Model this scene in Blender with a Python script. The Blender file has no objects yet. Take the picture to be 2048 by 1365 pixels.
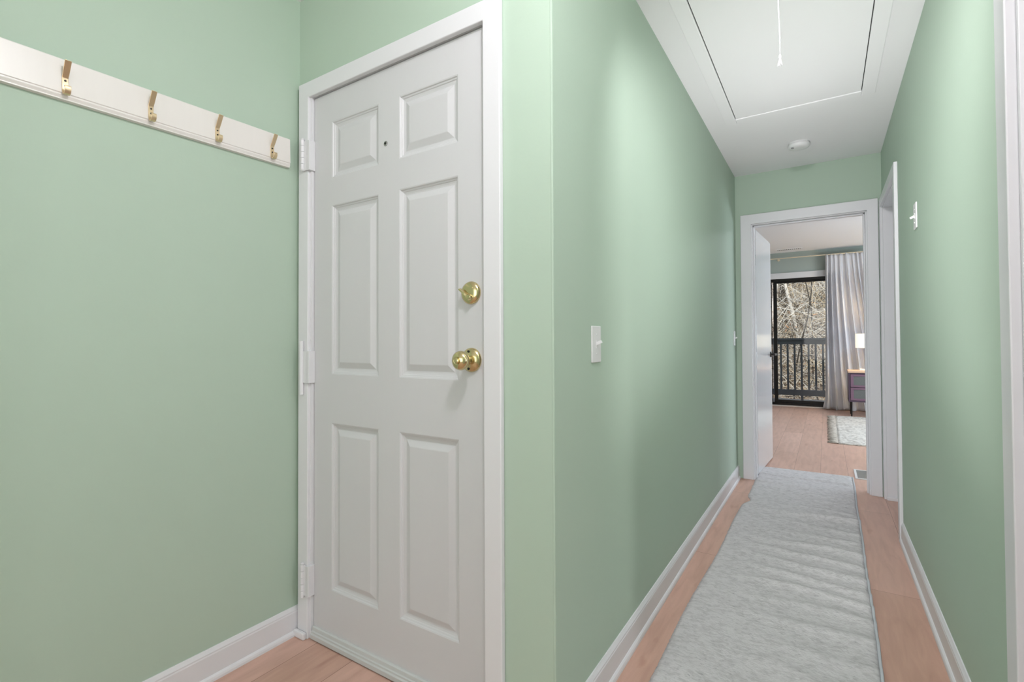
import bpy, bmesh, math, random
from mathutils import Vector, Matrix
random.seed(7)
S = bpy.context.scene
C = S.collection

# ------------------------------------------------------------------ camera
F_PX, YAW, PITCH, ROLL, CAM_H = 981.5, .5686, .0162, -.0048, 1.115
fw = Vector((-math.sin(YAW)*math.cos(PITCH), math.cos(YAW)*math.cos(PITCH), math.sin(PITCH)))
rt = Vector((math.cos(YAW), math.sin(YAW), 0)); up = rt.cross(fw)
R2 = rt*math.cos(ROLL) + up*math.sin(ROLL); U2 = -rt*math.sin(ROLL) + up*math.cos(ROLL)
cam = bpy.data.cameras.new('camera'); co = bpy.data.objects.new('camera', cam); C.objects.link(co)
m = Matrix((R2, U2, -fw)).transposed().to_4x4(); m.translation = (0, 0, CAM_H); co.matrix_world = m
cam.sensor_width = 36; cam.lens = F_PX/2048*36; cam.shift_y = -14.4/2048; cam.clip_start = .02
S.camera = co

# ------------------------------------------------------------------ exposure, world, sun, big lights
S.view_settings.view_transform = 'Standard'; S.view_settings.look = 'None'
S.view_settings.gamma = 1; S.view_settings.use_curve_mapping = False
S.view_settings.exposure = 0.5
W = bpy.data.worlds.new('sky'); S.world = W; W.use_nodes = True
W.node_tree.nodes['Background'].inputs[0].default_value = (.80, .88, 1, 1)
W.node_tree.nodes['Background'].inputs[1].default_value = 1.1

def area(name, loc, target, size, watts, col=(1, 1, 1), size_y=None, shape='RECTANGLE', spread=180):
    l = bpy.data.lights.new(name, 'AREA'); l.energy = watts; l.color = col; l.shape = shape
    l.size = size; l.size_y = size_y or size; l.spread = math.radians(spread)
    o = bpy.data.objects.new(name, l); C.objects.link(o); o.location = loc
    o.rotation_euler = (Vector(target)-Vector(loc)).to_track_quat('-Z', 'Y').to_euler()
    return o
sun = bpy.data.lights.new('sun', 'SUN'); sun.energy = 2.2; sun.angle = .01; sun.color = (1, .95, .86)
so = bpy.data.objects.new('sun', sun); C.objects.link(so)
so.rotation_euler = Vector((-.35, .75, -.62)).to_track_quat('-Z', 'Y').to_euler()

def point(name, loc, watts, col, rad):
    l = bpy.data.lights.new(name, 'POINT'); l.energy = watts; l.color = col; l.shadow_soft_size = rad
    o = bpy.data.objects.new(name, l); C.objects.link(o); o.location = loc; return o
point('entry_ceiling_light', (-.14, .46, 2.36), 23, (.995, .955, 1), .06)
area('rear_fill_light', (-.6, -2.5, 1.35), (-.5, 1, 1.25), 2.1, 24, (1, .97, 1), size_y=1.9)  # broad fill added behind the camera; the back wall has no window
area('hall_fill_up', (-.13, 1.14, .12), (-.13, 2.95, 2.46), .3, 3.3, (1, .96, 1), shape='DISK', spread=55)  # unseen fill, added low in the hall to lift its ceiling and walls
area('hall_fill_down', (-.12, 1.3, 2.43), (-.10, 3.9, .3), .2, 7.5, (1, .95, 1), shape='DISK', spread=95)  # unseen fill added to brighten the runner and far hall
area('side_room_window_light', (2.1, .77, 1.45), (-.6, .77, 1.25), .22, 10, (1, .98, 1), size_y=1.3)
area('side_room_ceiling_light', (1.5, .2, 2.38), (1.2, .2, 0), .8, 4, (1, .97, .98))
area('bedroom_fill_top', (1.3, 6.9, 2.56), (1.1, 6.9, 0), .7, 30, (.84, .92, 1))  # extra fill added overhead to brighten the bedroom, not a fixture
area('bedroom_fill_side', (2.97, 6.9, 1.35), (0, 6.9, 1.75), 1.7, 88, (.82, .91, 1), size_y=1.3)  # invented daylight fill for the bedroom; no window in its right wall

# ------------------------------------------------------------------ materials
def srgb(r, g, b):
    f = lambda c: ((c/255)/12.92 if c/255 <= .04045 else ((c/255+.055)/1.055)**2.4)
    return (f(r), f(g), f(b), 1)
def mat(name, col, rough=.5, metal=0, spec=.5, noise=None, bump=None, coat=0):
    """noise=(scale, strength, stretch) colour variation; bump=(scale, strength, dist, stretch)"""
    M = bpy.data.materials.new(name); M.use_nodes = True
    N = M.node_tree; P = N.nodes['Principled BSDF']
    P.inputs['Base Color'].default_value = col; P.inputs['Roughness'].default_value = rough
    P.inputs['Metallic'].default_value = metal; P.inputs['Specular IOR Level'].default_value = spec
    P.inputs['Coat Weight'].default_value = coat
    tc = N.nodes.new('ShaderNodeTexCoord')
    def noi(scale, stretch, det=4):
        mp = N.nodes.new('ShaderNodeMapping'); mp.inputs['Scale'].default_value = stretch
        n = N.nodes.new('ShaderNodeTexNoise'); n.inputs['Scale'].default_value = scale; n.inputs['Detail'].default_value = det
        N.links.new(tc.outputs['Object'], mp.inputs[0]); N.links.new(mp.outputs[0], n.inputs['Vector'])
        return n
    if noise:
        n = noi(noise[0], noise[2])
        mx = N.nodes.new('ShaderNodeMix'); mx.data_type = 'RGBA'
        s = noise[1]
        mx.inputs[6].default_value = tuple(max(0, c*(1-s)) for c in col[:3])+(1,)
        mx.inputs[7].default_value = tuple(min(1, c*(1+s)) for c in col[:3])+(1,)
        N.links.new(n.outputs[0], mx.inputs[0]); N.links.new(mx.outputs[2], P.inputs['Base Color'])
    if bump:
        n = noi(bump[0], bump[3], 6)
        b = N.nodes.new('ShaderNodeBump'); b.inputs['Strength'].default_value = bump[1]; b.inputs['Distance'].default_value = bump[2]
        N.links.new(n.outputs[0], b.inputs['Height']); N.links.new(b.outputs[0], P.inputs['Normal'])
    return M
U = (1, 1, 1)
M_green = mat('green_paint', srgb(178, 197, 180), .62, spec=.3, noise=(2.2, .025, U), bump=(90, .12, .002, U))
M_sage = mat('grey_sage_paint', srgb(164, 175, 170), .5, spec=.3, bump=(90, .12, .002, U))
M_white = mat('white_trim_paint', srgb(222, 222, 225), .32, spec=.45)
M_door = mat('white_door_paint', srgb(205, 205, 207), .38, spec=.4, bump=(10, .16, .002, (9, 9, .7)))
M_gloss = mat('white_gloss_door_paint', srgb(214, 214, 217), .16, spec=.55, bump=(6, .12, .003, (3, 3, .8)))
M_ceil = mat('ceiling_paint', srgb(236, 236, 237), .7, spec=.2, bump=(60, .15, .002, U))
M_plastic = mat('white_plastic', srgb(226, 226, 226), .3)
M_rack = mat('rack_white_lacquer', srgb(230, 226, 222), .3, spec=.5, noise=(6, .02, (1, 8, 1)))
M_brass = mat('polished_brass', srgb(214, 198, 152), .19, metal=1)
M_sbrass = mat('satin_brass', srgb(228, 204, 168), .32, metal=1)
M_rod = mat('cream_rod_metal', srgb(226, 214, 190), .4, metal=.3)
M_dark = mat('dark_gap', srgb(24, 24, 24), .8)
M_bronze = mat('dark_bronze_metal', srgb(52, 50, 50), .3, metal=.8)
M_nickel = mat('nickel', srgb(176, 174, 172), .25, metal=1)
M_rubber = mat('sweep_vinyl', srgb(196, 199, 198), .45)
M_black = mat('black_aluminium', srgb(18, 16, 15), .4, spec=.4)
M_char = mat('charcoal_paint', srgb(84, 86, 92), .5, noise=(8, .2, (1, 1, .3)))
M_curt = mat('white_linen_curtain', srgb(212, 212, 217), .8, spec=.1, bump=(300, .2, .001, U))
M_mauve = mat('mauve_stained_wood', srgb(118, 88, 106), .4, noise=(5, .12, (1, 1, 8)))
M_mauved = mat('dark_mauve_stained_wood', srgb(76, 58, 74), .4, noise=(5, .12, (1, 1, 8)))
M_oak = mat('light_oak', srgb(214, 178, 150), .4, noise=(6, .15, (1, 8, 8)))
M_cane = mat('grey_woven_cane', srgb(98, 100, 98), .6, noise=(160, .25, U), bump=(160, .5, .002, U))
M_frieze = mat('trim_cream', srgb(214, 203, 196), .45)
M_hgrey = mat('vent_grey', srgb(150, 152, 152), .35, metal=.4)
M_pale = mat('pale_bark', srgb(214, 206, 196), .9, noise=(4, .3, U))
M_tan = mat('tan_twigs', srgb(196, 176, 148), .9, noise=(3, .35, U))
M_dk = mat('dark_bark', srgb(66, 58, 50), .9, noise=(4, .3, U))
M_deadleaf = mat('dead_leaves', srgb(202, 150, 110), .9, noise=(5, .4, U))

def floor_mat():
    M = bpy.data.materials.new('vinyl_planks'); M.use_nodes = True; N = M.node_tree; P = N.nodes['Principled BSDF']
    geo = N.nodes.new('ShaderNodeNewGeometry'); sep = N.nodes.new('ShaderNodeSeparateXYZ'); cmb = N.nodes.new('ShaderNodeCombineXYZ')
    N.links.new(geo.outputs['Position'], sep.inputs[0])
    a = N.nodes.new('ShaderNodeMath'); a.operation = 'ADD'; a.inputs[1].default_value = .245+.1943*40
    b = N.nodes.new('ShaderNodeMath'); b.operation = 'ADD'; b.inputs[1].default_value = 5.36
    N.links.new(sep.outputs['X'], a.inputs[0]); N.links.new(sep.outputs['Y'], b.inputs[0])
    N.links.new(b.outputs[0], cmb.inputs['X']); N.links.new(a.outputs[0], cmb.inputs['Y'])
    br = N.nodes.new('ShaderNodeTexBrick'); N.links.new(cmb.outputs[0], br.inputs['Vector'])
    br.offset = .37; br.inputs['Scale'].default_value = 1; br.inputs['Brick Width'].default_value = 1.22
    br.inputs['Row Height'].default_value = .1943; br.inputs['Mortar Size'].default_value = .0011; br.inputs['Mortar Smooth'].default_value = .3
    br.inputs['Color1'].default_value = srgb(210, 172, 156); br.inputs['Color2'].default_value = srgb(194, 156, 138)
    br.inputs['Mortar'].default_value = srgb(128, 96, 80)
    # grain
    mp = N.nodes.new('ShaderNodeMapping'); mp.inputs['Scale'].default_value = (9, 1.1, 1)
    N.links.new(geo.outputs['Position'], mp.inputs[0])
    n = N.nodes.new('ShaderNodeTexNoise'); n.inputs['Scale'].default_value = 3.2; n.inputs['Detail'].default_value = 7; n.inputs['Distortion'].default_value = .6
    N.links.new(mp.outputs[0], n.inputs['Vector'])
    rmp = N.nodes.new('ShaderNodeValToRGB'); rmp.color_ramp.elements[0].position = .3; rmp.color_ramp.elements[0].color = (.70, .66, .64, 1)
    rmp.color_ramp.elements[1].position = .62; rmp.color_ramp.elements[1].color = (1, 1, 1, 1)
    N.links.new(n.outputs[0], rmp.inputs[0])
    # knots
    n2 = N.nodes.new('ShaderNodeTexNoise'); n2.inputs['Scale'].default_value = 5; mp2 = N.nodes.new('ShaderNodeMapping'); mp2.inputs['Scale'].default_value = (2.4, .8, 1)
    N.links.new(geo.outputs['Position'], mp2.inputs[0]); N.links.new(mp2.outputs[0], n2.inputs['Vector'])
    r2 = N.nodes.new('ShaderNodeValToRGB'); r2.color_ramp.elements[0].position = .66; r2.color_ramp.elements[0].color = (1, 1, 1, 1)
    r2.color_ramp.elements[1].position = .78; r2.color_ramp.elements[1].color = (.72, .6, .52, 1)
    N.links.new(n2.outputs[0], r2.inputs[0])
    m1 = N.nodes.new('ShaderNodeMix'); m1.data_type = 'RGBA'; m1.blend_type = 'MULTIPLY'; m1.inputs[0].default_value = .55
    m2 = N.nodes.new('ShaderNodeMix'); m2.data_type = 'RGBA'; m2.blend_type = 'MULTIPLY'; m2.inputs[0].default_value = .8
    N.links.new(br.outputs['Color'], m1.inputs[6]); N.links.new(rmp.outputs[0], m1.inputs[7])
    N.links.new(m1.outputs[2], m2.inputs[6]); N.links.new(r2.outputs[0], m2.inputs[7])
    N.links.new(m2.outputs[2], P.inputs['Base Color'])
    P.inputs['Roughness'].default_value = .38; P.inputs['Specular IOR Level'].default_value = .5
    return M
M_floor = floor_mat()

def rug_mat(name, lo, hi, scale, stretch, spots=None):
    M = bpy.data.materials.new(name); M.use_nodes = True; N = M.node_tree; P = N.nodes['Principled BSDF']
    tc = N.nodes.new('ShaderNodeTexCoord')
    def noi(sc, st, det=6, dist=0):
        mp = N.nodes.new('ShaderNodeMapping'); mp.inputs['Scale'].default_value = st
        n = N.nodes.new('ShaderNodeTexNoise'); n.inputs['Scale'].default_value = sc; n.inputs['Detail'].default_value = det; n.inputs['Distortion'].default_value = dist
        N.links.new(tc.outputs['Object'], mp.inputs[0]); N.links.new(mp.outputs[0], n.inputs['Vector']); return n
    n = noi(scale, stretch, 8, .4)
    r = N.nodes.new('ShaderNodeValToRGB'); r.color_ramp.elements[0].position = .34; r.color_ramp.elements[0].color = lo
    r.color_ramp.elements[1].position = .56; r.color_ramp.elements[1].color = hi
    N.links.new(n.outputs[0], r.inputs[0]); out = r.outputs[0]
    if spots:
        n3 = noi(spots[0], spots[1], 2)
        r3 = N.nodes.new('ShaderNodeValToRGB'); r3.color_ramp.elements[0].position = .24; r3.color_ramp.elements[0].color = (.62, .62, .65, 1)
        r3.color_ramp.elements[1].position = .36; r3.color_ramp.elements[1].color = (1, 1, 1, 1)
        N.links.new(n3.outputs[0], r3.inputs[0])
        mx = N.nodes.new('ShaderNodeMix'); mx.data_type = 'RGBA'; mx.blend_type = 'MULTIPLY'; mx.inputs[0].default_value = .8
        N.links.new(out, mx.inputs[6]); N.links.new(r3.outputs[0], mx.inputs[7]); out = mx.outputs[2]
    N.links.new(out, P.inputs['Base Color'])
    P.inputs['Roughness'].default_value = .95; P.inputs['Specular IOR Level'].default_value = .1
    b = N.nodes.new('ShaderNodeBump'); b.inputs['Strength'].default_value = .6; b.inputs['Distance'].default_value = .006
    N.links.new(noi(scale*2.2, stretch, 6, .4).outputs[0], b.inputs['Height']); N.links.new(b.outputs[0], P.inputs['Normal'])
    return M
M_runner = rug_mat('grey_shag', srgb(186, 184, 185), srgb(205, 203, 204), 40, (1, 1.7, 1), (55, (1, 1.8, 1)))
M_runedge = mat('grey_binding', srgb(186, 190, 195), .9)
M_rug2 = rug_mat('cream_wool', srgb(168, 162, 156), srgb(218, 214, 208), 30, (1, 2.6, 1))
M_fringe = rug_mat('taupe_fringe', srgb(128, 118, 108), srgb(206, 198, 188), 60, (.3, 3, 1))

def glass_mat():
    M = bpy.data.materials.new('window_glass'); M.use_nodes = True; N = M.node_tree; N.nodes.clear()
    o = N.nodes.new('ShaderNodeOutputMaterial'); t = N.nodes.new('ShaderNodeBsdfTransparent'); g = N.nodes.new('ShaderNodeBsdfGlossy')
    g.inputs['Roughness'].default_value = .02; t.inputs[0].default_value = (.94, .96, .95, 1)
    mx = N.nodes.new('ShaderNodeMixShader'); fr = N.nodes.new('ShaderNodeFresnel'); fr.inputs[0].default_value = 1.35
    N.links.new(fr.outputs[0], mx.inputs[0]); N.links.new(t.outputs[0], mx.inputs[1]); N.links.new(g.outputs[0], mx.inputs[2])
    N.links.new(mx.outputs[0], o.inputs[0]); return M
M_glass = glass_mat()
def emit_mat(name, col, e, base):
    M = mat(name, base, .8); P = M.node_tree.nodes['Principled BSDF']
    P.inputs['Emission Color'].default_value = col; P.inputs['Emission Strength'].default_value = e; return M
M_shade = emit_mat('lit_linen_shade', (1, .88, .66, 1), .75, srgb(240, 230, 210))

# ------------------------------------------------------------------ mesh helpers
def obj(name, bm, m_, parent=None, smooth=False, bevel=0, seg=2):
    me = bpy.data.meshes.new(name); bmesh.ops.recalc_face_normals(bm, faces=bm.faces); bm.to_mesh(me); bm.free()
    for mm in (m_ if isinstance(m_, (list, tuple)) else [m_]): me.materials.append(mm)
    o = bpy.data.objects.new(name, me); C.objects.link(o)
    if parent: o.parent = parent
    if smooth:
        for p in me.polygons: p.use_smooth = True
        if smooth == 'auto':
            try: me.set_sharp_from_angle(angle=math.radians(40))
            except Exception: pass
    if bevel:
        b = o.modifiers.new('bevel', 'BEVEL'); b.width = bevel; b.segments = seg; b.limit_method = 'ANGLE'; b.harden_normals = False
    return o
def tag(o, label=None, cat=None, group=None, kind=None):
    if label: o['label'] = label
    if cat: o['category'] = cat
    if group: o['group'] = group
    if kind: o['kind'] = kind
    return o
def thing(name, label, cat, loc=(0, 0, 0), rot=(0, 0, 0), group=None, kind=None):
    o = bpy.data.objects.new(name, None); C.objects.link(o); o.location = loc; o.rotation_euler = rot; o.empty_display_size = .1
    return tag(o, label, cat, group, kind)
def box(bm, a, b):
    x0, y0, z0 = a; x1, y1, z1 = b
    v = [bm.verts.new(p) for p in ((x0,y0,z0),(x1,y0,z0),(x1,y1,z0),(x0,y1,z0),(x0,y0,z1),(x1,y0,z1),(x1,y1,z1),(x0,y1,z1))]
    for f in ((0,3,2,1),(4,5,6,7),(0,1,5,4),(1,2,6,5),(2,3,7,6),(3,0,4,7)): bm.faces.new([v[i] for i in f])
def B(*boxes):
    bm = bmesh.new()
    for a, b in boxes: box(bm, a, b)
    return bm
def lathe(bm, prof, origin=(0,0,0), axis='Z', seg=32):
    """prof: (radius, height) pairs; axis of height"""
    rings = []
    for r, h in prof:
        ring = []
        for k in range(seg):
            t = 2*math.pi*k/seg; c, s = math.cos(t)*r, math.sin(t)*r
            p = {'Z': (c, s, h), 'Y': (c, h, s), '-Y': (c, -h, s), 'X': (h, c, s)}[axis]
            ring.append(bm.verts.new([p[i]+origin[i] for i in range(3)]))
        rings.append(ring)
    for a, b in zip(rings, rings[1:]):
        for k in range(seg): bm.faces.new((a[k], a[(k+1) % seg], b[(k+1) % seg], b[k]))
    bm.faces.new(rings[0][::-1]); bm.faces.new(rings[-1])
def extrude_profile(bm, prof, A, Bp, outv, cap=True):
    """prof: (out, z) points; swept straight from A to B, out along outv"""
    A, Bp, outv = Vector(A), Vector(Bp), Vector(outv)
    ra = [bm.verts.new(A+outv*o+Vector((0, 0, z))) for o, z in prof]
    rb = [bm.verts.new(Bp+outv*o+Vector((0, 0, z))) for o, z in prof]
    n = len(prof)
    for i in range(n): bm.faces.new((ra[i], ra[(i+1) % n], rb[(i+1) % n], rb[i]))
    if cap: bm.faces.new(ra[::-1]); bm.faces.new(rb)
def tube(bm, pts, radii, seg=6, cap=True):
    pts = [Vector(p) for p in pts]; rings = []
    for i, p in enumerate(pts):
        d = (pts[min(i+1, len(pts)-1)]-pts[max(i-1, 0)]).normalized()
        ref = Vector((0, 0, 1)) if abs(d.z) < .9 else Vector((1, 0, 0))
        u = d.cross(ref).normalized(); w = d.cross(u); r = radii[i] if isinstance(radii, (list, tuple)) else radii
        rings.append([bm.verts.new(p+(u*math.cos(2*math.pi*k/seg)+w*math.sin(2*math.pi*k/seg))*r) for k in range(seg)])
    for a, b in zip(rings, rings[1:]):
        for k in range(seg): bm.faces.new((a[k], a[(k+1) % seg], b[(k+1) % seg], b[k]))
    if cap: bm.faces.new(rings[0][::-1]); bm.faces.new(rings[-1])
def strap(bm, path, width, thick, wtop=None):
    """flat strip: path of (out, z) in the x-z plane, width along y"""
    n = len(path); rows = []
    for i, (x, z) in enumerate(path):
        a = path[max(i-1, 0)]; b = path[min(i+1, n-1)]
        d = Vector((b[0]-a[0], b[1]-a[1])).normalized(); nx, nz = -d[1], d[0]
        w = width(i/(n-1)) if callable(width) else width
        rows.append([bm.verts.new((x+nx*s*thick/2, sy*w/2, z+nz*s*thick/2)) for s, sy in ((-1, -1), (1, -1), (1, 1), (-1, 1))])
    for a, b in zip(rows, rows[1:]):
        for k in range(4): bm.faces.new((a[k], a[(k+1) % 4], b[(k+1) % 4], b[k]))
    bm.faces.new(rows[0][::-1]); bm.faces.new(rows[-1])

# ------------------------------------------------------------------ dimensions (metres)
L, D, A_, Br, E_, H = -1.734, 1.169, -.614, .35, 4.375, 2.462     # wall planes and hall ceiling
FY, H2 = 9.5, 2.607                                               # bedroom window wall and its ceiling
T = .12

# ------------------------------------------------------------------ shell
def structure(name, bm, m_, label, cat, bevel=0, **k):
    return tag(obj(name, bm, m_, bevel=bevel, **k), label, cat, kind='structure')
structure('floor', B(((-3.2, -2.7, -.1), (4.2, FY+.12, 0))), M_floor, 'warm tan plank floor running from entry to bedroom', 'floor')
structure('ceiling', B(((L-.1, -2.7, H), (4.2, E_+T, H+.1))), M_ceil, 'flat white hallway ceiling', 'ceiling')
structure('ceiling_bedroom', B(((-2.9, E_+T-.001, H2), (3.1, FY+.12, H2+.1))), M_ceil, 'white bedroom ceiling seen through the doorway', 'ceiling')
structure('wall_left', B(((L-.1, -2.6, 0), (L, D+T, H))), M_green, 'green wall carrying the white coat rack', 'wall')
# entry wall with the door hole and a rounded outer corner
bm = B(((L, D, 0), (-1.66, D+T, H)), ((-.826, D, 0), (A_, D+T, H)), ((-1.66, D, 2.062), (-.826, D+T, H)))
structure('wall_entry', bm, M_green, 'green wall around the white front door', 'wall')
structure('wall_hall_left', B(((A_-T, D+T, 0), (A_, E_, H))), M_green, 'long green left wall of the hallway', 'wall')
# corner bead
bm = bmesh.new(); tube(bm, [(A_-.004, D+.004, 0), (A_-.004, D+.004, H)], .0048, 12)
tag(obj('trim_1', bm, M_green, smooth='auto'), 'rounded green outer corner where entry wall meets hallway', 'trim', kind='structure')
# right hall wall: pieces around the near opening (y .55-1.57) and door_3 (y 3.52-4.33)
DN0, DN1 = 3.52, 4.32
bm = B(((Br, -2.6, 0), (Br+T, .55, H)), ((Br, .55, 2.07), (Br+T, 1.447, H)), ((Br, 1.447, 0), (Br+T, DN0, H)),
       ((Br, DN0, 2.062), (Br+T, DN1, H)), ((Br, DN1, 0), (Br+T, E_+T, H)))
structure('wall_hall_right', bm, M_green, 'green right wall of the hallway with high light switch', 'wall')
OX0, OX1, OZ = -.504, .268, 2.066
bm = B(((-2.9, E_, 0), (OX0, E_+T, H2)), ((OX1, E_, 0), (3.1, E_+T, H2)), ((OX0, E_, OZ), (OX1, E_+T, H2)))
structure('wall_end', bm, M_green, 'short green wall above the bedroom doorway', 'wall')
structure('wall_back', B(((L, -2.7, 0), (4.2, -2.6, H))), M_green, 'green wall behind the camera', 'wall')
structure('wall_side_room', B(((4.1, -2.6, 0), (4.2, E_, H)), ((Br+T, 2.4, 0), (4.1, 2.5, H))), M_ceil, 'white walls of the side room right of the hallway', 'wall')
WX0, WX1, WZ0, WZ1 = -1.75, .46, .02, 2.162
bm = B(((-2.9, FY, 0), (WX0, FY+T, H2)), ((WX1, FY, 0), (3.1, FY+T, H2)), ((WX0, FY, WZ1), (WX1, FY+T, H2)))
structure('wall_bedroom_window', bm, M_sage, 'grey green bedroom wall around the sliding glass door', 'wall')
structure('wall_bedroom_left', B(((-2.9, E_+T, 0), (-2.8, FY, H2))), M_sage, 'grey green left wall of the bedroom', 'wall')
structure('wall_bedroom_right', B(((3.0, E_+T, 0), (3.1, FY, H2))), M_sage, 'grey green right wall of the bedroom', 'wall')

# baseboards
BP = [(0, 0), (.022, 0), (.0215, .008), (.019, .014), (.014, .0185), (.012, .019), (.012, .084), (.0105, .088), (.0105, .092), (.006, .100), (.004, .104), (0, .104)]
def baseboard(name, segs, label):
    bm = bmesh.new()
    for a, b, o in segs: extrude_profile(bm, BP, a, b, o)
    return structure(name, bm, M_white, label, 'baseboard')
baseboard('baseboard_left', [((L, -2.6, 0), (L, D, 0), (1, 0, 0)), ((L, D, 0), (-1.717, D, 0), (0, -1, 0))], 'white baseboard under the coat rack wall')
baseboard('baseboard_hall_left', [((A_, D-.012, 0), (A_, E_-.018, 0), (1, 0, 0)), ((-.776, D, 0), (A_+.010, D, 0), (0, -1, 0))], 'long white baseboard left of the grey runner')
baseboard('baseboard_hall_right', [((Br, 1.539, 0), (Br, DN0-.062, 0), (-1, 0, 0))], 'white baseboard right of the grey runner')
baseboard('baseboard_bedroom', [((WX1+.1, FY, 0), (3.0, FY, 0), (0, -1, 0)), ((-2.8, FY, 0), (WX0-.1, FY, 0), (0, -1, 0))], 'white baseboard along the bedroom window wall')

# ------------------------------------------------------------------ front door
def casing(name, axis, plane, out, u0, u1, ztop, w, label, th=.018, step=True, left=True, right=True, wr=None):
    """door casing on a wall plane; axis 'x' runs along x, 'y' along y; opening u0..u1"""
    wr = wr or w
    ul, ur, zt = (u0-w if left else u0), (u1+wr if right else u1), ztop+w
    if left and right: poly = [(ul, 0), (u0, 0), (u0, ztop), (u1, ztop), (u1, 0), (ur, 0), (ur, zt), (ul, zt)]
    bm = bmesh.new(); fa = []; fb = []
    for u, z in poly:
        for t, lst in ((0, fa), (th, fb)):
            d = plane+out*t
            lst.append(bm.verts.new((u, d, z) if axis == 'x' else (d, u, z)))
    n = len(poly); bm.faces.new(fa[::-1]); bm.faces.new(fb)
    for k in range(n): bm.faces.new((fa[k], fa[(k+1) % n], fb[(k+1) % n], fb[k]))
    return structure(name, bm, M_white, label, 'door casing', bevel=.003)
SX0, SX1, SZ0, SZ1 = -1.645, -.836, .008, 2.052
casing('trim_2', 'x', D, -1, -1.655, -.834, 2.055, .060, 'white casing around the six panel front door')
# jamb of the front door
structure('trim_3', B(((-1.66, D-.007, 0), (-1.6475, D+T, 2.06)), ((-.8335, D+.001, 0), (-.826, D+T, 2.06)), ((-1.66, D+.001, 2.0555), (-.826, D+T, 2.062)),
                      ((-1.652, D+.052, 0), (-.834, D+T, 2.056))), M_white, 'white jamb and stop behind the front door', 'door jamb')
structure('trim_4', B(((-1.72, D-.034, 0), (-1.657, D-.0185, .026))), M_white, 'small white shoe moulding at foot of front door casing', 'trim', bevel=.005)

door1 = thing('door_1', 'white six panel front door with brass knob and deadbolt', 'door', (SX0, D, 0), kind='structure')
def rel(o, base): return (o[0]-base[0], o[1]-base[1], o[2]-base[2])
DB = (SX0, D, 0)
# panelled slab in local coordinates (x from hinge edge, y depth, z up); front faces -y at y=.004
panels = [(-1.543, 1.729, -1.292, 1.939), (-1.195, 1.729, -.942, 1.942), (-1.545, .999, -1.295, 1.625), (-1.195, .997, -.942, 1.628),
          (-1.540, .208, -1.294, .820), (-1.192, .198, -.943, .815)]
xs = [SX0, -1.5430, -1.2935, -1.1940, -.9425, SX1]
zr = [SZ0, .203, .818, .998, 1.6265, 1.729, 1.9405, SZ1]
bm = bmesh.new(); YF = .004; vv = {}
def V(x, y, z):
    k = (round(x, 5), round(y, 5), round(z, 5))
    if k not in vv: vv[k] = bm.verts.new((k[0]-SX0, k[1], k[2]))
    return vv[k]
prof = [(0, 0), (.004, .0015), (.006, .0045), (.010, .0062), (.012, .0085), (.018, .0105), (.0225, .0112), (.025, .0105), (.043, .0030), (.0455, .0025)]
for i in range(5):
    for j in range(7):
        x0, x1, z0, z1 = xs[i], xs[i+1], zr[j], zr[j+1]
        if i in (1, 3) and j in (1, 3, 5):
            for (i0, d0), (i1, d1) in zip(prof, prof[1:]):
                a = [V(x0+i0, YF+d0, z0+i0), V(x1-i0, YF+d0, z0+i0), V(x1-i0, YF+d0, z1-i0), V(x0+i0, YF+d0, z1-i0)]
                b = [V(x0+i1, YF+d1, z0+i1), V(x1-i1, YF+d1, z0+i1), V(x1-i1, YF+d1, z1-i1), V(x0+i1, YF+d1, z1-i1)]
                for k in range(4): bm.faces.new((a[k], a[(k+1) % 4], b[(k+1) % 4], b[k]))
            bm.faces.new(b)
        else:
            bm.faces.new((V(x0, YF, z0), V(x1, YF, z0), V(x1, YF, z1), V(x0, YF, z1)))
# sides and back
YB = .048
out = [V(x, YF, SZ0) for x in xs]+[V(SX1, YF, z) for z in zr[1:]]+[V(x, YF, SZ1) for x in xs[-2::-1]]+[V(SX0, YF, z) for z in zr[-2:0:-1]]
bk = [bm.verts.new((v.co.x, YB, v.co.z)) for v in out]
for k in range(len(out)): bm.faces.new((out[k], bk[k], bk[(k+1) % len(out)], out[(k+1) % len(out)]))
bm.faces.new(bk)
obj('slab', bm, M_door, door1)
# sweep at the bottom: ribbed vinyl strip
bm = bmesh.new()
extrude_profile(bm, [(0, .010), (.016, .004), (.017, .020), (.013, .024), (.013, .030), (.009, .032), (.008, .044), (.004, .047), (0, .047)], (.001, YF, 0), (SX1-SX0-.001, YF, 0), (0, -1, 0))
obj('door_sweep', bm, M_rubber, door1)
# hinges
def hinge(z0, z1, lz0, lz1, bx, caps, lx1=-1.652):
    bmh = bmesh.new(); yb = -.0245; r = .0076
    n = 5 if caps else 1
    seg_h = (z1-z0)/n
    for k in range(n):
        g = .0006 if k else 0
        lathe(bmh, [(r, z0+k*seg_h+g), (r, z0+(k+1)*seg_h-.0006)], (bx-SX0, yb, 0), 'Z', 20)
    if caps:
        lathe(bmh, [(.0035, z1), (.0068, z1+.0005), (.0068, z1+.004), (.003, z1+.006)], (bx-SX0, yb, 0), 'Z', 20)
        lathe(bmh, [(.0045, z0-.003), (.006, z0)], (bx-SX0, yb, 0), 'Z', 20)
    h = obj('hinge', bmh, M_white, door1, smooth='auto')
    l1 = lx1-SX0
    obj('hinge_leaf', B(((bx+.003-SX0, -.0235, lz0), (l1, -.0205, lz1)), ((l1-.003, -.0235, lz0), (l1+.012, .0035, lz1))), M_white, h, bevel=.001)
    return h
hinge(1.776, 1.893, 1.772, 1.886, -1.680, True)
hinge(.918, 1.122, .962, 1.083, -1.683, False)
hinge(.156, .278, .162, .275, -1.676, True)
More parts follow.
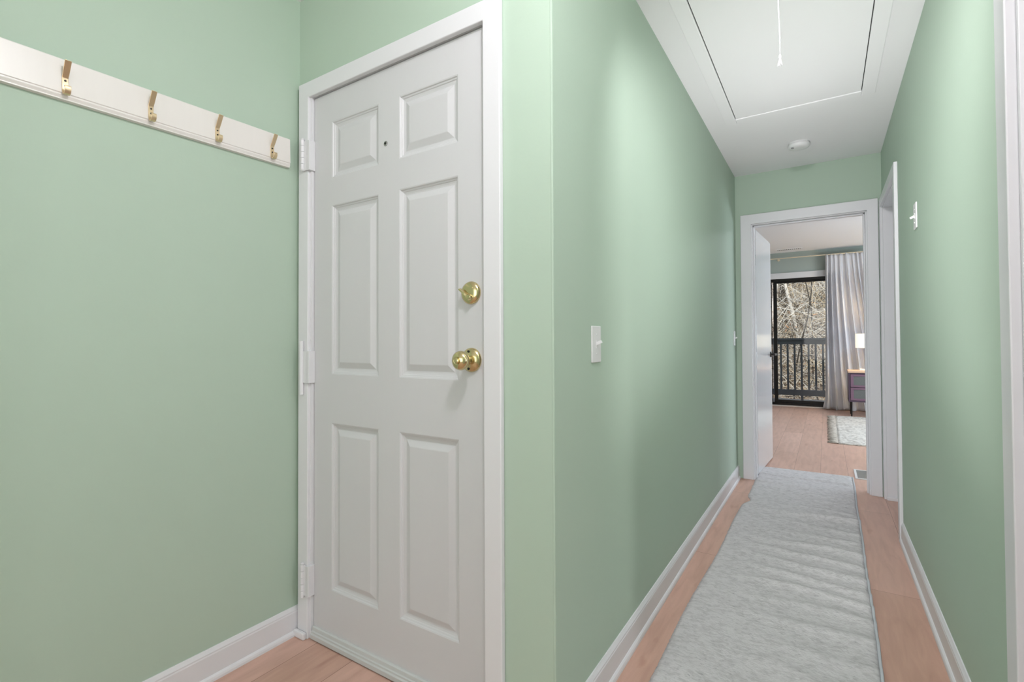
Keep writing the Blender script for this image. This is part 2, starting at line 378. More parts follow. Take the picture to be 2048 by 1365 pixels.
# deadbolt
kx = -.893-SX0
bm = bmesh.new(); lathe(bm, [(.0345, 0), (.0345, .004), (.032, .009), (.026, .0125), (.016, .0145), (.001, .015)], (kx, YF, 1.262), '-Y', 48)
db = obj('deadbolt', bm, M_brass, door1, smooth='auto')
bm = bmesh.new()
lathe(bm, [(.0095, .013), (.0095, .020), (.007, .024)], (0, 0, 0), '-Y', 24)
path = [(-.004, .016, .006), (.010, .023, .0065), (.026, .026, .0055), (.040, .027, .004)]
rows = []
for s, o, hw in path:
    rows.append([bm.verts.new((s, -o+.008, hw)), bm.verts.new((s, -o-.001, hw*.45)), bm.verts.new((s, -o-.001, -hw*.45)), bm.verts.new((s, -o+.008, -hw))])
for a, b in zip(rows, rows[1:]):
    for k in range(4): bm.faces.new((a[k], a[(k+1) % 4], b[(k+1) % 4], b[k]))
bm.faces.new(rows[0]); bm.faces.new(rows[-1][::-1])
bmesh.ops.rotate(bm, verts=bm.verts, cent=(0, 0, 0), matrix=Matrix.Rotation(math.radians(-142), 3, 'Y'))
bmesh.ops.translate(bm, verts=bm.verts, vec=(kx+.004, YF, 1.248))
obj('thumb_turn', bm, M_brass, db, smooth='auto')
bm = bmesh.new()
for sx, sz in ((.012, .013), (-.012, -.013)):
    lathe(bm, [(.0032, .0125), (.0032, .0152), (.001, .0158)], (kx+sx, YF, 1.262+sz), '-Y', 16)
obj('screw', bm, M_brass, db, smooth='auto')
# knob
kz = 1.061
bm = bmesh.new(); lathe(bm, [(.0365, 0), (.0365, .003), (.035, .006), (.030, .011), (.020, .015), (.013, .017), (.012, .020)], (kx, YF, kz), '-Y', 48)
kn = obj('door_knob', bm, M_brass, door1, smooth='auto')
bm = bmesh.new(); lathe(bm, [(.012, .016), (.0115, .030), (.014, .034), (.022, .038), (.0275, .046), (.0285, .054), (.0265, .061), (.021, .067), (.012, .070), (.011, .0695)], (kx, YF, kz), '-Y', 48)
obj('knob_ball', bm, M_brass, kn, smooth='auto')
bm = bmesh.new(); lathe(bm, [(.0085, .069), (.0085, .0735), (.007, .0748), (.001, .075)], (kx, YF, kz), '-Y', 32)
obj('lock_button', bm, M_brass, kn, smooth='auto')
bm = bmesh.new()
for s in (-1, 1): lathe(bm, [(.0035, .011), (.0035, .0150), (.001, .0155)], (kx-.002, YF, kz+s*.026), '-Y', 16)
obj('screw', bm, M_dark, kn, smooth='auto')
# peephole and strike
bm = bmesh.new(); lathe(bm, [(.0085, 0), (.0085, .0018), (.0065, .0030)], (-1.257-SX0, YF, 1.794), '-Y', 28)
ph = obj('peephole', bm, M_nickel, door1, smooth='auto')
bm = bmesh.new(); lathe(bm, [(.0045, .0024), (.0045, .0034)], (-1.257-SX0, YF, 1.794), '-Y', 20)
obj('lens', bm, M_dark, ph, smooth='auto')
structure('trim_5', B(((-.8358, D+.0005, 1.025), (-.8335, D+.004, 1.112))), M_dark, 'dark strike plate slot beside the brass knob', 'strike plate')

# ------------------------------------------------------------------ coat rack
RZ, RY = 1.893, 1.116
rack = thing('coat_rack', 'white wooden coat rack board with brass hooks on green wall', 'coat rack', (L, RY, RZ), (math.atan(.019), 0, 0))
bm = bmesh.new()
RPf = [(0, 0), (.017, 0), (.018, -.002), (.018, -.090), (.0155, -.092), (.0155, -.095), (.017, -.097), (.0135, -.104), (.0135, -.107), (0, -.108)]
extrude_profile(bm, RPf, (0, -1.15, 0), (0, 0, 0), (1, 0, 0))
obj('board', bm, M_rack, rack)
hp = [(.028, .036), (.020, .023), (.010, .008), (.003, -.001), (.0012, -.005), (.0012, -.030), (.0014, -.038), (.004, -.0455), (.010, -.0500), (.017, -.0485), (.0215, -.0425), (.0225, -.0345), (.0215, -.0295)]
hooks = []
for k, y in enumerate((.456, .655, .848, 1.042)):
    if k == 0:
        bm = bmesh.new(); strap(bm, hp, lambda t: .0135+.003*max(0, .3-t), .0024)
        h0 = obj('coat_hook', bm, M_sbrass, rack, smooth='auto', bevel=.0006)
        s0s = []
        for dz in (-.011, -.025):
            bm = bmesh.new(); lathe(bm, [(.0026, .002), (.0026, .0034), (.001, .0040)], (0, 0, dz), 'X', 14)
            s0s.append(obj('screw', bm, M_bronze, h0, smooth='auto'))
        h = h0
    else:
        h = h0.copy(); C.objects.link(h); h.parent = rack
        for s in s0s:
            s2 = s.copy(); C.objects.link(s2); s2.parent = h
    h.location = (.0185, y-RY, -.047)

# ------------------------------------------------------------------ light switches
def light_switch(name, loc, rotz, label, up=True):
    t = thing(name, label, 'light switch', loc, (0, 0, rotz))     # plate faces local -y
    bm = bmesh.new(); box(bm, (-.035, -.0055, -.0575), (.035, 0, .0575))
    p = obj('switch_plate', bm, M_plastic, t, bevel=.0022)
    bm = bmesh.new(); box(bm, (-.0055, -.0068, -.012), (.0055, -.0054, .012)); obj('toggle_frame', bm, M_plastic, p)
    bm = bmesh.new(); box(bm, (-.004, -.024, -.005), (.004, -.004, .005))
    bmesh.ops.rotate(bm, verts=bm.verts, cent=(0, -.004, 0), matrix=Matrix.Rotation(math.radians(-26 if up else 26), 3, 'X'))
    obj('toggle', bm, M_plastic, t, bevel=.0012)
    for dz in (-.030, .030):
        bm = bmesh.new(); lathe(bm, [(.0032, .005), (.0032, .0065), (.001, .0068)], (0, 0, dz), '-Y', 14); obj('screw', bm, M_plastic, t, smooth='auto')
    return t
light_switch('light_switch', (A_, 1.449, 1.106), math.pi/2, 'white toggle light switch on left hallway wall near the front door corner')
light_switch('light_switch', (A_, 4.25, 1.133), math.pi/2, 'small white light switch at far end of left wall beside bedroom door casing')
light_switch('light_switch', (Br, 2.835, 1.673), -math.pi/2, 'white toggle switch mounted high on right hallway wall', up=False)

# ------------------------------------------------------------------ ceiling: hatch, cord, detector
HX0, HX1, HY0, HY1 = -.443, .181, 1.75, 3.213
hatch = thing('attic_hatch', 'white attic hatch panel with moulded frame in hallway ceiling', 'attic hatch', (0, 0, H))
bm = bmesh.new(); w = .062
for a, b in (((HX0-w, HY0-w), (HX0, HY1+w)), ((HX1, HY0-w), (HX1+w, HY1+w)), ((HX0, HY1), (HX1, HY1+w)), ((HX0, HY0-w), (HX1, HY0))):
    box(bm, (a[0], a[1], -.013), (b[0], b[1], 0))
obj('hatch_frame', bm, M_ceil, hatch, bevel=.004)
obj('hatch_panel', B(((HX0+.004, HY0+.004, -.009), (HX1-.004, HY1-.004, -.001))), M_ceil, hatch)
bm = bmesh.new()
g = .003
for a, b in (((HX0, HY0), (HX0+g, HY1)), ((HX1-g, HY0), (HX1, HY1)), ((HX0, HY1-g), (HX1, HY1)), ((HX0, HY0), (HX1, HY0+g))):
    box(bm, (a[0], a[1], -.0025), (b[0], b[1], -.0005))
obj('hatch_gap', bm, M_dark, hatch)
M_cord = mat('white_cotton_cord', srgb(206, 206, 206), .8, bump=(600, .3, .001, U))
cord = thing('pull_cord', 'thin white pull cord with frayed tassel hanging from attic hatch', 'cord', (-.125, 1.99, H-.009))
bm = bmesh.new(); tube(bm, [(-.004, 0, 0), (-.0035, 0, -.10), (-.0015, 0, -.20), (.0005, 0, -.26), (0, 0, -.318)], .0018, 8)
obj('cord', bm, M_cord, cord, smooth=True)
bm = bmesh.new()
lathe(bm, [(.001, -.328), (.0042, -.324), (.0045, -.319), (.0035, -.314), (.0018, -.311)], (0, 0, 0), 'Z', 12)
random.seed(3)
for k in range(12):
    a = 2*math.pi*k/12; sp = random.uniform(.004, .010)
    tube(bm, [(0, 0, -.325), (sp*.4*math.cos(a), sp*.4*math.sin(a), -.335), (sp*math.cos(a), sp*math.sin(a), -.350-random.uniform(0, .006))], [.0012, .0013, .0006], 5)
obj('tassel', bm, M_cord, cord, smooth=True)

sd = thing('smoke_detector', 'round white smoke detector on hallway ceiling', 'smoke detector', (-.137, 3.86, H))
bm = bmesh.new(); lathe(bm, [(.062, 0), (.062, -.008), (.060, -.010)], (0, 0, 0), 'Z', 48); obj('base', bm, M_plastic, sd, smooth='auto')
bm = bmesh.new(); lathe(bm, [(.064, -.010), (.066, -.014), (.066, -.024), (.060, -.032), (.045, -.0375), (.03, -.039), (.001, -.0395)], (0, 0, 0), 'Z', 48)
cv = obj('cover', bm, M_plastic, sd, smooth='auto')
bm = bmesh.new(); lathe(bm, [(.009, -.035), (.009, -.040), (.007, -.041)], (-.036, -.03, 0), 'Z', 20); obj('test_button', bm, M_hgrey, cv, smooth='auto')

# ------------------------------------------------------------------ end doorway and its open door
casing('trim_6', 'x', E_, -1, OX0+.008, OX1-.006, OZ-.012, .078, 'white casing around the bedroom doorway', right=True, wr=.066)
structure('trim_7', B(((OX0, E_-.001, 0), (OX0+.016, E_+T+.012, OZ)), ((OX1-.016, E_-.001, 0), (OX1, E_+T+.012, OZ)), ((OX0, E_-.001, OZ-.018), (OX1, E_+T+.012, OZ)),
                      ((OX0+.016, E_+.035, 0), (OX0+.027, E_+.075, OZ-.018)), ((OX1-.027, E_+.035, 0), (OX1-.016, E_+.075, OZ-.018)), ((OX0+.016, E_+.035, OZ-.030), (OX1-.016, E_+.075, OZ-.018))),
          M_white, 'white jamb with stop lining the bedroom doorway', 'door jamb', bevel=.002)
hx, hy = OX0-.012, E_+T+.024
door2 = thing('door_2', 'plain glossy white bedroom door standing open with dark lever', 'door', (hx, hy, 0), (0, 0, math.radians(86.4)), kind='structure')
DW = .742
obj('slab', B(((.003, -.035, .010), (DW, 0, OZ-.024))), M_gloss, door2, bevel=.0015)
for z0 in (.20, 1.02, 1.74):
    bm = bmesh.new(); lathe(bm, [(.0055, z0), (.0055, z0+.09)], (-.004, .004, 0), 'Z', 16)
    h = obj('hinge', bm, M_nickel, door2, smooth='auto')
    obj('hinge_leaf', B(((-.001, -.034, z0), (.0028, .001, z0+.09))), M_nickel, h)
bm = bmesh.new(); lathe(bm, [(.026, .035), (.026, .043), (.024, .045), (.010, .046), (.0095, .075), (.011, .079), (.011, .088), (.008, .090)], (DW-.062, 0, .985), '-Y', 28)
lv = obj('lever_handle', bm, M_bronze, door2, smooth='auto')
bm = bmesh.new(); box(bm, (DW-.175, -.090, .977), (DW-.055, -.078, .994)); obj('lever', bm, M_bronze, lv, bevel=.003)
bm = bmesh.new(); lathe(bm, [(.026, 0), (.026, .008), (.010, .010), (.0095, .045)], (DW-.062, 0, .985), 'Y', 28)
box(bm, (DW-.175, .04, .977), (DW-.055, .052, .994)); obj('lever_handle', bm, M_bronze, door2, smooth='auto')
obj('latch_plate', B(((DW-.0005, -.030, .955), (DW+.0012, -.005, 1.015))), M_nickel, door2)

# ------------------------------------------------------------------ door_3 at the end of the right wall
casing('trim_8', 'y', Br, -1, DN0, DN1-.012, 2.055, .060, 'white casing of the last door on the right wall', wr=.055)
structure('trim_9', B(((Br-.001, DN1-.016, 0), (Br+T+.01, DN1, 2.06)), ((Br-.001, DN0, 0), (Br+T+.01, DN0+.016, 2.06)), ((Br-.001, DN0, 2.046), (Br+T+.01, DN1, 2.062)),
                      ((Br+.055, DN1-.028, 0), (Br+.085, DN1-.016, 2.05)), ((Br-.004, DN1-.034, 0), (Br+.07, DN1-.0165, .022))), M_white, 'white jamb of the last door on the right wall', 'door jamb', bevel=.002)
door3 = tag(obj('door_3', B(((Br+.086, DN0+.018, .008), (Br+.119, DN1-.018, 2.044))), M_gloss, bevel=.0015), 'closed white door at the far end of the right wall', 'door', kind='structure')
bm = bmesh.new(); lathe(bm, [(.026, 0), (.024, .008), (.010, .012), (.010, .03), (.024, .038), (.027, .048), (.020, .058), (.001, .060)], (0, 0, 0), 'X', 28)
bmesh.ops.scale(bm, verts=bm.verts, vec=(-1, 1, 1)); bmesh.ops.translate(bm, verts=bm.verts, vec=(Br+.086, DN0+.085, .98))
obj('door_knob', bm, M_nickel, door3, smooth='auto')

# ------------------------------------------------------------------ near opening casing on the right
bm = bmesh.new()
box(bm, (Br-.016, 1.464, 0), (Br, 1.537, 2.14)); box(bm, (Br-.020, 1.447, 0), (Br, 1.466, 2.14))
box(bm, (Br-.018, .48, 2.07), (Br, 1.537, 2.14)); box(bm, (Br-.018, .48, 0), (Br, .55, 2.07))
structure('trim_10', bm, M_white, 'white casing at the right edge, beside the nearest opening', 'door casing', bevel=.003)
structure('trim_11', B(((Br-.001, 1.434, 0), (Br+T+.012, 1.448, 2.07)), ((Br+.045, 1.422, 0), (Br+.085, 1.434, 2.07)), ((Br-.001, .55, 0), (Br+T+.012, .562, 2.07)), ((Br-.001, .562, 2.058), (Br+T+.012, 1.434, 2.07))),
          M_white, 'white jamb inside the nearest opening on the right', 'door jamb', bevel=.002)

# ------------------------------------------------------------------ hallway runner: wrinkled shag rug
random.seed(11)
RX0f, RX1f, RX0n, RX1n, RYf, RYn = -.482, .168, -.508, .130, 4.83, 1.05
runner = thing('runner_rug', 'long wrinkled grey shag runner down the hallway floor', 'rug', (0, 0, 0))
nx, ny = 44, 620
wr_ = [(4.55, .010, .030), (4.42, .006, .03), (4.28, .011, .035), (4.13, .008, .03), (3.98, .007, .03), (3.80, .006, .03), (3.62, .022, .05), (3.45, .008, .04), (3.25, .009, .04),
       (3.08, .020, .045), (2.95, .014, .04), (2.80, .020, .045), (2.66, .016, .04), (2.53, .018, .04), (2.38, .010, .045), (2.22, .013, .05), (2.05, .007, .05), (1.9, .008, .05), (1.6, .005, .06)]
wr_ = [(y, a*1.0, s*.62, random.uniform(.25, .65), random.uniform(-.10, .02)) for y, a, s in wr_]
def rug_h(u, y):
    z = 0
    for yc, a, s, u0, sl in wr_:
        yy = y-(yc+sl*(u-.5)*1.2+.012*math.sin(u*7+yc*9))
        if abs(yy) < s*4:
            fall = min(1, max(0.15, (u-u0*.5)/.5)) if yc < 4 else 1
            z += a*fall*math.exp(-(yy/s)**2/1.2)
    return z
bm = bmesh.new(); grid = []
def rug_x(u, y):
    t = (RYf-y)/(RYf-RYn)
    xl = RX0f+(RX0n-RX0f)*t + .012*math.sin(y*5.1)*.4 - .022*math.exp(-((y-3.66)/.10)**2)*0 + .03*math.exp(-((y-3.78)/.07)**2)
    xr = RX1f+(RX1n-RX1f)*t + .002*math.sin(y*6)
    return xl+(xr-xl)*u
for j in range(ny+1):
    y0 = RYn+(RYf-RYn)*j/ny; row = []
    for i in range(nx+1):
        u = i/nx; y = y0 + (.010*(u-.5) if j == ny else 0)
        edge = min(1, min(u, 1-u)*nx/1.2)
        z = .011*(.35+.65*edge)+rug_h(u, y)+.0012*random.random()*edge+.0015*math.sin(u*31+y*17)*math.sin(y*41)*edge
        jit = .0025*(random.random()-.5) if i in (0,) else 0
        row.append(bm.verts.new((rug_x(u, y)+jit, y, z)))
    grid.append(row)
for j in range(ny):
    for i in range(nx): bm.faces.new((grid[j][i], grid[j][i+1], grid[j+1][i+1], grid[j+1][i]))
# skirt to the floor
edge = [grid[0][i] for i in range(nx+1)]+[grid[j][nx] for j in range(1, ny+1)]+[grid[ny][i] for i in range(nx-1, -1, -1)]+[grid[j][0] for j in range(ny-1, 0, -1)]
low = [bm.verts.new((v.co.x, v.co.y, .0008)) for v in edge]
for k in range(len(edge)):
    k2 = (k+1) % len(edge); bm.faces.new((edge[k], low[k], low[k2], edge[k2]))
obj('pile', bm, M_runner, runner, smooth=True)
bm = bmesh.new()
pts = [(rug_x(1, RYn+(RYf-RYn)*j/240)+.003, RYn+(RYf-RYn)*j/240, .0055+rug_h(1, RYn+(RYf-RYn)*j/240)) for j in range(241)]
tube(bm, pts, .0052, 8)
obj('binding', bm, M_runedge, runner, smooth=True)

# ------------------------------------------------------------------ floor register beyond the runner
fv = thing('floor_vent', 'grey metal floor register with pale frame beside the end of the runner', 'vent', (.262, 4.985, 0))
bm = bmesh.new()
for a, b in (((-.075, -.165), (-.058, .165)), ((.058, -.165), (.075, .165)), ((-.058, -.165), (.058, -.148)), ((-.058, .148), (.058, .165))): box(bm, (a[0], a[1], 0), (b[0], b[1], .006))
obj('frame', bm, M_white, fv, bevel=.0015)
bm = bmesh.new()
for k in range(15): y = -.140+k*.020; box(bm, (-.058, y-.0065, .001), (.058, y+.0065, .0045))
obj('louvers', bm, M_hgrey, fv)
obj('duct', B(((-.058, -.148, .0002), (.058, .148, .001))), M_char, fv)

# ------------------------------------------------------------------ bedroom ceiling vent
cvn = thing('ceiling_vent', 'narrow white ceiling vent with dark slots above the sliding door', 'vent', (-.49, 9.19, H2))
bm = bmesh.new(); box(bm, (-.19, -.075, -.006), (.19, -.045, 0)); box(bm, (-.19, .045, -.006), (.19, .075, 0)); box(bm, (-.19, -.045, -.006), (-.165, .045, 0)); box(bm, (.165, -.045, -.006), (.19, .045, 0))
obj('frame', bm, M_ceil, cvn)
obj('duct', B(((-.165, -.045, -.002), (.165, .045, -.0005))), M_dark, cvn)
bm = bmesh.new()
for k in range(12): x = -.15+k*.0273; box(bm, (x-.006, -.045, -.008), (x+.006, .045, -.003))
obj('louvers', bm, M_ceil, cvn)

# ------------------------------------------------------------------ sliding glass door
win = thing('window_1', 'black framed sliding glass door to the balcony', 'sliding door', (0, FY, 0), kind='structure')
fr = obj('window_frame', B(((WX0, -.005, WZ0), (WX0+.05, T, WZ1)), ((WX1-.05, -.005, WZ0), (WX1, T, WZ1)), ((WX0, -.005, WZ1-.045), (WX1, T, WZ1)), ((WX0, -.005, WZ0), (WX1, T, .062))), M_black, win, bevel=.002)
def sash(x0, x1, y0, lw, rw):
    z0, z1 = .062, WZ1-.045
    s = obj('sash', B(((x0, y0, z0), (x0+lw, y0+.035, z1)), ((x1-rw, y0, z0), (x1, y0+.035, z1)), ((x0+lw, y0, z1-.028), (x1-rw, y0+.035, z1)), ((x0+lw, y0, z0), (x1-rw, y0+.035, z0+.046))), M_black, win, bevel=.0015)
    obj('glass_pane', B(((x0+lw, y0+.014, z0+.046), (x1-rw, y0+.020, z1-.028))), M_glass, s)
sash(WX0+.05, -.776, .070, .05, .012)
sash(-.750, WX1-.05, .020, .055, .05)
casing('trim_12', 'x', FY, -1, WX0, WX1, WZ1, .10, 'white casing above the sliding glass door', th=.02)
structure('trim_13', B(((WX0-.05, FY-.035, 0), (WX1+.05, FY+T, .021))), M_frieze, 'pale sill under the sliding glass door', 'sill', bevel=.004)

# curtain rod
rod = thing('curtain_rod', 'slim brass curtain rod above the sliding door', 'curtain rod', (0, FY-.12, 2.495))
bm = bmesh.new(); tube(bm, [(-1.95, 0, 0), (.58, 0, 0)], .0085, 14); obj('rod', bm, M_rod, rod, smooth='auto')
for x in (-1.8, -.66, .50):
    bm = bmesh.new(); box(bm, (x-.006, -.004, -.012), (x+.006, .12, -.004)); lathe(bm, [(.020, .112), (.020, .12)], (x, 0, -.010), 'Y', 20)
    lathe(bm, [(.013, -.008), (.013, .008)], (x, 0, 0), 'X', 16) if False else None
    obj('bracket', bm, M_rod, rod)
for x in (-1.965, .595):
    bm = bmesh.new(); bmesh.ops.create_uvsphere(bm, u_segments=16, v_segments=10, radius=.018, matrix=Matrix.Translation((x, 0, 0))); obj('finial', bm, M_sbrass, rod, smooth=True)

# curtain
def curtain(name, xt0, xt1, xb0, xb1, ztop, zbot, y, n, seed, label):
    random.seed(seed); ph = [random.uniform(-.5, .5) for _ in range(n+2)]
    bm = bmesh.new(); NX, NZ = 220, 60; g = []
    for j in range(NZ+1):
        t = j/NZ; z = ztop+(zbot-ztop)*t; row = []
        spread = t**1.3
        for i in range(NX+1):
            u = i/NX
            x = (xt0+(xt1-xt0)*u)*(1-spread)+(xb0+(xb1-xb0)*u)*spread
            a = 2*math.pi*(u*n+.22*math.sin(u*9+seed)+.06*math.sin(t*3+u*5))
            amp = .016+.030*min(1, t*3)+.008*math.sin(u*17)
            s = math.sin(a)
            yy = y-amp*(math.copysign(abs(s)**.7, s))-.012*math.sin(a*2.3+1)*min(1, t*6)
            if t < .12: yy = y+(yy-y)*.7
            fl = max(0, t-.93)/.07
            row.append(bm.verts.new((x+.010*math.cos(a)*min(1, t*4)-(.035*fl if u < .06 else 0)*(1-u/.06), yy-.02*fl, z+(.006*math.sin(a*1.5) if j in (0,) else 0)+.010*fl*math.sin(a*.5))))
        g.append(row)
    for j in range(NZ):
        for i in range(NX): bm.faces.new((g[j][i], g[j][i+1], g[j+1][i+1], g[j+1][i]))
    o = obj(name, bm, M_curt, smooth=True)
    sm = o.modifiers.new('thickness', 'SOLIDIFY'); sm.thickness = .003; sm.offset = 0
    return tag(o, label, 'curtain')
curtain('curtain', .008, .538, -.022, .92, 2.490, .014, FY-.12, 8, 5, 'floor length white curtain gathered right of the sliding door')

# nightstand
NX0, NX1, NY0, NY1 = .272, .762, 8.68, 9.07
ns = thing('nightstand', 'mauve wooden nightstand with oak top and grey cane drawers on black legs', 'nightstand', (NX0, NY0, 0))
w_, d_ = NX1-NX0, NY1-NY0
obj('top', B(((-.006, -.012, .640), (w_+.006, d_, .668))), M_oak, ns, bevel=.003)
obj('body', B(((0, 0, .216), (.022, d_, .640)), ((w_-.022, 0, .216), (w_, d_, .640)), ((.022, 0, .216), (w_-.022, d_, .236)), ((.022, 0, .622), (w_-.022, d_, .640)), ((.022, d_-.012, .236), (w_-.022, d_, .622))), M_mauved, ns, bevel=.002)
for z0, z1 in ((.240, .424), (.432, .618)):
    x0, x1 = .026, w_-.026; f = .036
    dr = obj('drawer', B(((x0, -.004, z0), (x0+f, .016, z1)), ((x1-f, -.004, z0), (x1, .016, z1)), ((x0+f, -.004, z1-f*.8), (x1-f, .016, z1)), ((x0+f, -.004, z0), (x1-f, .016, z0+f*.8))), M_mauve, ns, bevel=.0015)
    obj('cane_panel', B(((x0+f, .004, z0+f*.8), (x1-f, .010, z1-f*.8))), M_cane, dr)
for x, y in ((.035, .04), (w_-.035, .04), (.035, d_-.04), (w_-.035, d_-.04)):
    bm = bmesh.new(); lathe(bm, [(.008, 0), (.012, .216)], (x, y, 0), 'Z', 16); obj('leg', bm, M_black, ns, smooth='auto')

# table lamp
lx, ly = .487, 8.90
lamp = thing('table_lamp', 'lit table lamp with cream drum shade and thin brass stem on nightstand', 'lamp', (lx, ly, .668))
obj('base', B(((-.072, -.05, .0), (.072, .05, .024))), M_plastic, lamp, bevel=.003)
bm = bmesh.new(); tube(bm, [(0, 0, .024), (0, 0, .50)], .0055, 12); obj('pole', bm, M_sbrass, lamp, smooth='auto')
bm = bmesh.new(); zb, zt = .333, .541
for r0, fl in ((.116, 1), (.1145, -1)):
    pass
seg = 48; ra, rb_, rc, rd = [], [], [], []
for k in range(seg):
    t = 2*math.pi*k/seg; c, s = math.cos(t), math.sin(t)
    ra.append(bm.verts.new((.116*c, .116*s, zb))); rb_.append(bm.verts.new((.116*c, .116*s, zt))); rc.append(bm.verts.new((.114*c, .114*s, zt))); rd.append(bm.verts.new((.114*c, .114*s, zb)))
for k in range(seg):
    k2 = (k+1) % seg
    for p, q in ((ra, rb_), (rb_, rc), (rc, rd), (rd, ra)): bm.faces.new((p[k], p[k2], q[k2], q[k]))
obj('lamp_shade', bm, M_shade, lamp, smooth='auto')
for dz in (.335, .539):
    bm = bmesh.new(); tube(bm, [(-.114, 0, dz), (.114, 0, dz)], .0015, 6); tube(bm, [(0, -.114, dz), (0, .114, dz)], .0015, 6); obj('shade_spider', bm, M_sbrass, lamp)
pl = bpy.data.lights.new('lamp_bulb', 'POINT'); pl.energy = 8; pl.color = (1, .78, .5); pl.shadow_soft_size = .03
po = bpy.data.objects.new('lamp_bulb', pl); C.objects.link(po); po.location = (lx, ly, 1.11)

# area rug with fringe
ar = thing('area_rug', 'cream woven rug with fringed edge on bedroom floor', 'rug', (0, 0, 0))
bm = bmesh.new(); RX, RYa, RYb = .098, 6.33, 8.60; g = []
random.seed(4)
for j in range(121):
    y = RYa+(RYb-RYa)*j/120
    g.append([bm.verts.new((RX+i*(2.1-RX)/60+.004*math.sin(y*23)*(i == 0), y+.006*math.sin(i*1.7)*(j in (0, 120)), .010+.004*random.random()+.003*math.sin(j*1.9))) for i in range(61)])
for j in range(120):
    for i in range(60): bm.faces.new((g[j][i], g[j][i+1], g[j+1][i+1], g[j+1][i]))
eg = g[0]+[r[-1] for r in g[1:]]+g[-1][-2::-1]+[r[0] for r in g[-2:0:-1]]
lo = [bm.verts.new((v.co.x, v.co.y, .0005)) for v in eg]
for k in range(len(eg)): k2 = (k+1) % len(eg); bm.faces.new((eg[k], lo[k], lo[k2], eg[k2]))
obj('rug_pile', bm, M_rug2, ar, smooth=True)
bm = bmesh.new()
for k in range(150):
    y = RYa+.01+(RYb-RYa-.02)*k/149; r = random.uniform
    tube(bm, [(RX+.004, y, .009), (RX-.04, y+r(-.006, .006), .009), (RX-.088+r(-.012, .012), y+r(-.012, .012), .005)], [.0055, .0050, .0030], 6)
tag(obj('fringe', bm, M_fringe, ar, smooth=True), 'taupe tasselled fringe along the left edge', kind='stuff')

# ------------------------------------------------------------------ balcony
structure('balcony_deck', B(((-3.2, FY+T+.01, -.13), (3.2, 11.0, -.02))), M_char, 'dark charcoal balcony deck outside the glass door', 'deck')
ry = 10.8
rail = thing('balcony_railing', 'dark charcoal wooden balcony railing with vertical balusters', 'railing', (0, ry, 0))
obj('top_rail', B(((-3.2, -.045, 1.118), (3.2, .045, 1.158)), ((-3.2, -.02, 1.040), (3.2, .02, 1.118))), M_char, rail, bevel=.003)
obj('bottom_rail', B(((-3.2, -.02, .068), (3.2, .02, .178))), M_char, rail, bevel=.003)
bal = None
for k in range(-14, 24):
    x = -.732+.1145*k
    if bal is None:
        bal = obj('baluster', B(((-.0165, -.0165, .172), (.0165, .0165, 1.045))), M_char, rail, bevel=.002); b = bal
    else: b = bal.copy(); C.objects.link(b); b.parent = rail
    b.location = (x, 0, 0)
for x in (-2.2, -.388, 1.44): obj('support_block', B(((x-.02, -.02, -.02), (x+.02, .02, .07))), M_char, rail)
for x in (-3.1, 3.1): obj('post', B(((x-.045, -.045, -.02), (x+.045, .045, 1.118))), M_char, rail)

# ------------------------------------------------------------------ wooded hillside
def ground_mat():
    M = bpy.data.materials.new('leaf_litter'); M.use_nodes = True; N = M.node_tree; P = N.nodes['Principled BSDF']
    tc = N.nodes.new('ShaderNodeTexCoord'); v = N.nodes.new('ShaderNodeTexVoronoi'); v.inputs['Scale'].default_value = 14
    N.links.new(tc.outputs['Object'], v.inputs['Vector'])
    r = N.nodes.new('ShaderNodeValToRGB'); e = r.color_ramp.elements
    e[0].position = 0; e[0].color = srgb(70, 58, 48); e[1].position = 1; e[1].color = srgb(232, 220, 204)
    for p, c in ((.3, srgb(188, 150, 118)), (.5, srgb(120, 104, 88)), (.7, srgb(216, 196, 172))): q = e.new(p); q.color = c
    N.links.new(v.outputs['Color'], r.inputs[0]); N.links.new(r.outputs[0], P.inputs['Base Color']); P.inputs['Roughness'].default_value = 1
    return M
def gz(x, y): return -.9+.34*max(0, y-12)+.25*math.sin(x*.7+y*.4)+.1*math.sin(x*2.1)
bm = bmesh.new(); g = []
for j in range(61):
    y = 11.2+j*.55
    g.append([bm.verts.new((-14+i*.7, y, gz(-14+i*.7, y))) for i in range(41)])
for j in range(60):
    for i in range(40): bm.faces.new((g[j][i], g[j][i+1], g[j+1][i+1], g[j+1][i]))
structure('ground', bm, ground_mat(), 'leaf covered wooded slope behind the balcony', 'ground', smooth=True)

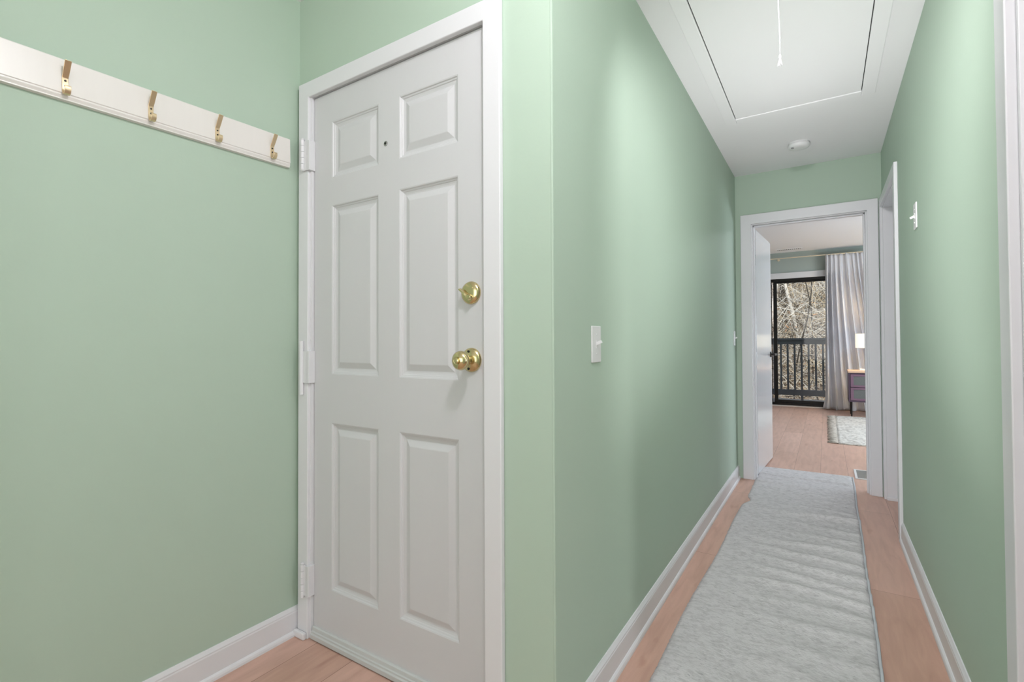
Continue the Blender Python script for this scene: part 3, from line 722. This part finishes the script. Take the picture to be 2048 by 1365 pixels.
def twig(bm, p, d, ln, r, mi, seg=3, n=4):
    pts = [Vector(p)]; d = Vector(d).normalized()
    for k in range(n):
        d = (d+Vector((random.gauss(0, .22), random.gauss(0, .22), random.gauss(0, .16)))).normalized()
        pts.append(pts[-1]+d*ln/n)
    s = len(bm.faces); tube(bm, pts, [r*(1-.7*i/n) for i in range(n+1)], seg, cap=False); bm.faces.ensure_lookup_table()
    for f in bm.faces[s:]: f.material_index = mi
    return pts
random.seed(21)
bm = bmesh.new()
for k in range(12500):
    y = random.uniform(13.0, 24); x = random.uniform(-.16*y-1.2, .08*y+.8); z = gz(x, y)+random.uniform(0, 3.2)*random.random()
    if y > 17: z = gz(x, y)+random.uniform(-.1, 1.6)
    d = (random.gauss(0, .8), random.gauss(0, .5), random.gauss(.45, .5))
    mi = random.choices((0, 1, 2, 3), (.40, .27, .28, .05))[0]
    if mi == 3: twig(bm, (x, y, z), d, random.uniform(.05, .12), .014, 3, 3, 2)
    else: twig(bm, (x, y, z), d, random.uniform(.5, 1.7), random.uniform(.003, .010), mi)
tag(obj('brush_thicket', bm, [M_pale, M_tan, M_dk, M_deadleaf], smooth=False), 'dense tangle of bare winter twigs behind the balcony railing', 'brush', kind='stuff')
def tree(x, y, h, r, lean, m_, seed, label, nb=10):
    random.seed(seed); t = thing('bare_tree', label, 'tree', (x, y, gz(x, y)-.1))
    bm = bmesh.new(); n = 8
    pts = [(lean*h*i/n+.06*math.sin(i*1.3+seed), .05*math.cos(i), h*i/n) for i in range(n+1)]
    tube(bm, pts, [r*(1-.6*i/n) for i in range(n+1)], 8); obj('trunk', bm, m_, t, smooth=True)
    for k in range(nb):
        i = random.randint(2, n); sg = random.choice((-1, 1)); bm = bmesh.new()
        q = twig(bm, pts[i], (sg*random.uniform(.5, 1), random.uniform(-.6, .3), random.uniform(-.1, .9)), random.uniform(.9, 2.2), r*.28, 0, 5, 6)
        for _ in range(3): twig(bm, q[random.randint(2, 5)], (sg*random.random(), random.gauss(0, .5), random.uniform(-.3, 1)), .7, r*.1, 0, 4, 4)
        obj('branch', bm, m_, t, smooth=True)
tree(-1.25, 14.2, 5, .055, .05, M_pale, 1, 'pale leaning tree at left of the view through the glass door')
tree(-.72, 13.4, 5, .020, .13, M_dk, 2, 'thin dark tree crossing the middle of the view outside')
tree(-.15, 14.0, 5, .018, -.08, M_dk, 3, 'slender dark tree nearest the white curtain outside')
tree(-1.15, 18.5, 7, .13, .0, M_dk, 4, 'thick dark trunk standing far back on the slope')
tree(-.55, 15.5, 5, .05, -.12, M_pale, 5, 'pale crooked tree leaning left in the centre of the woods')
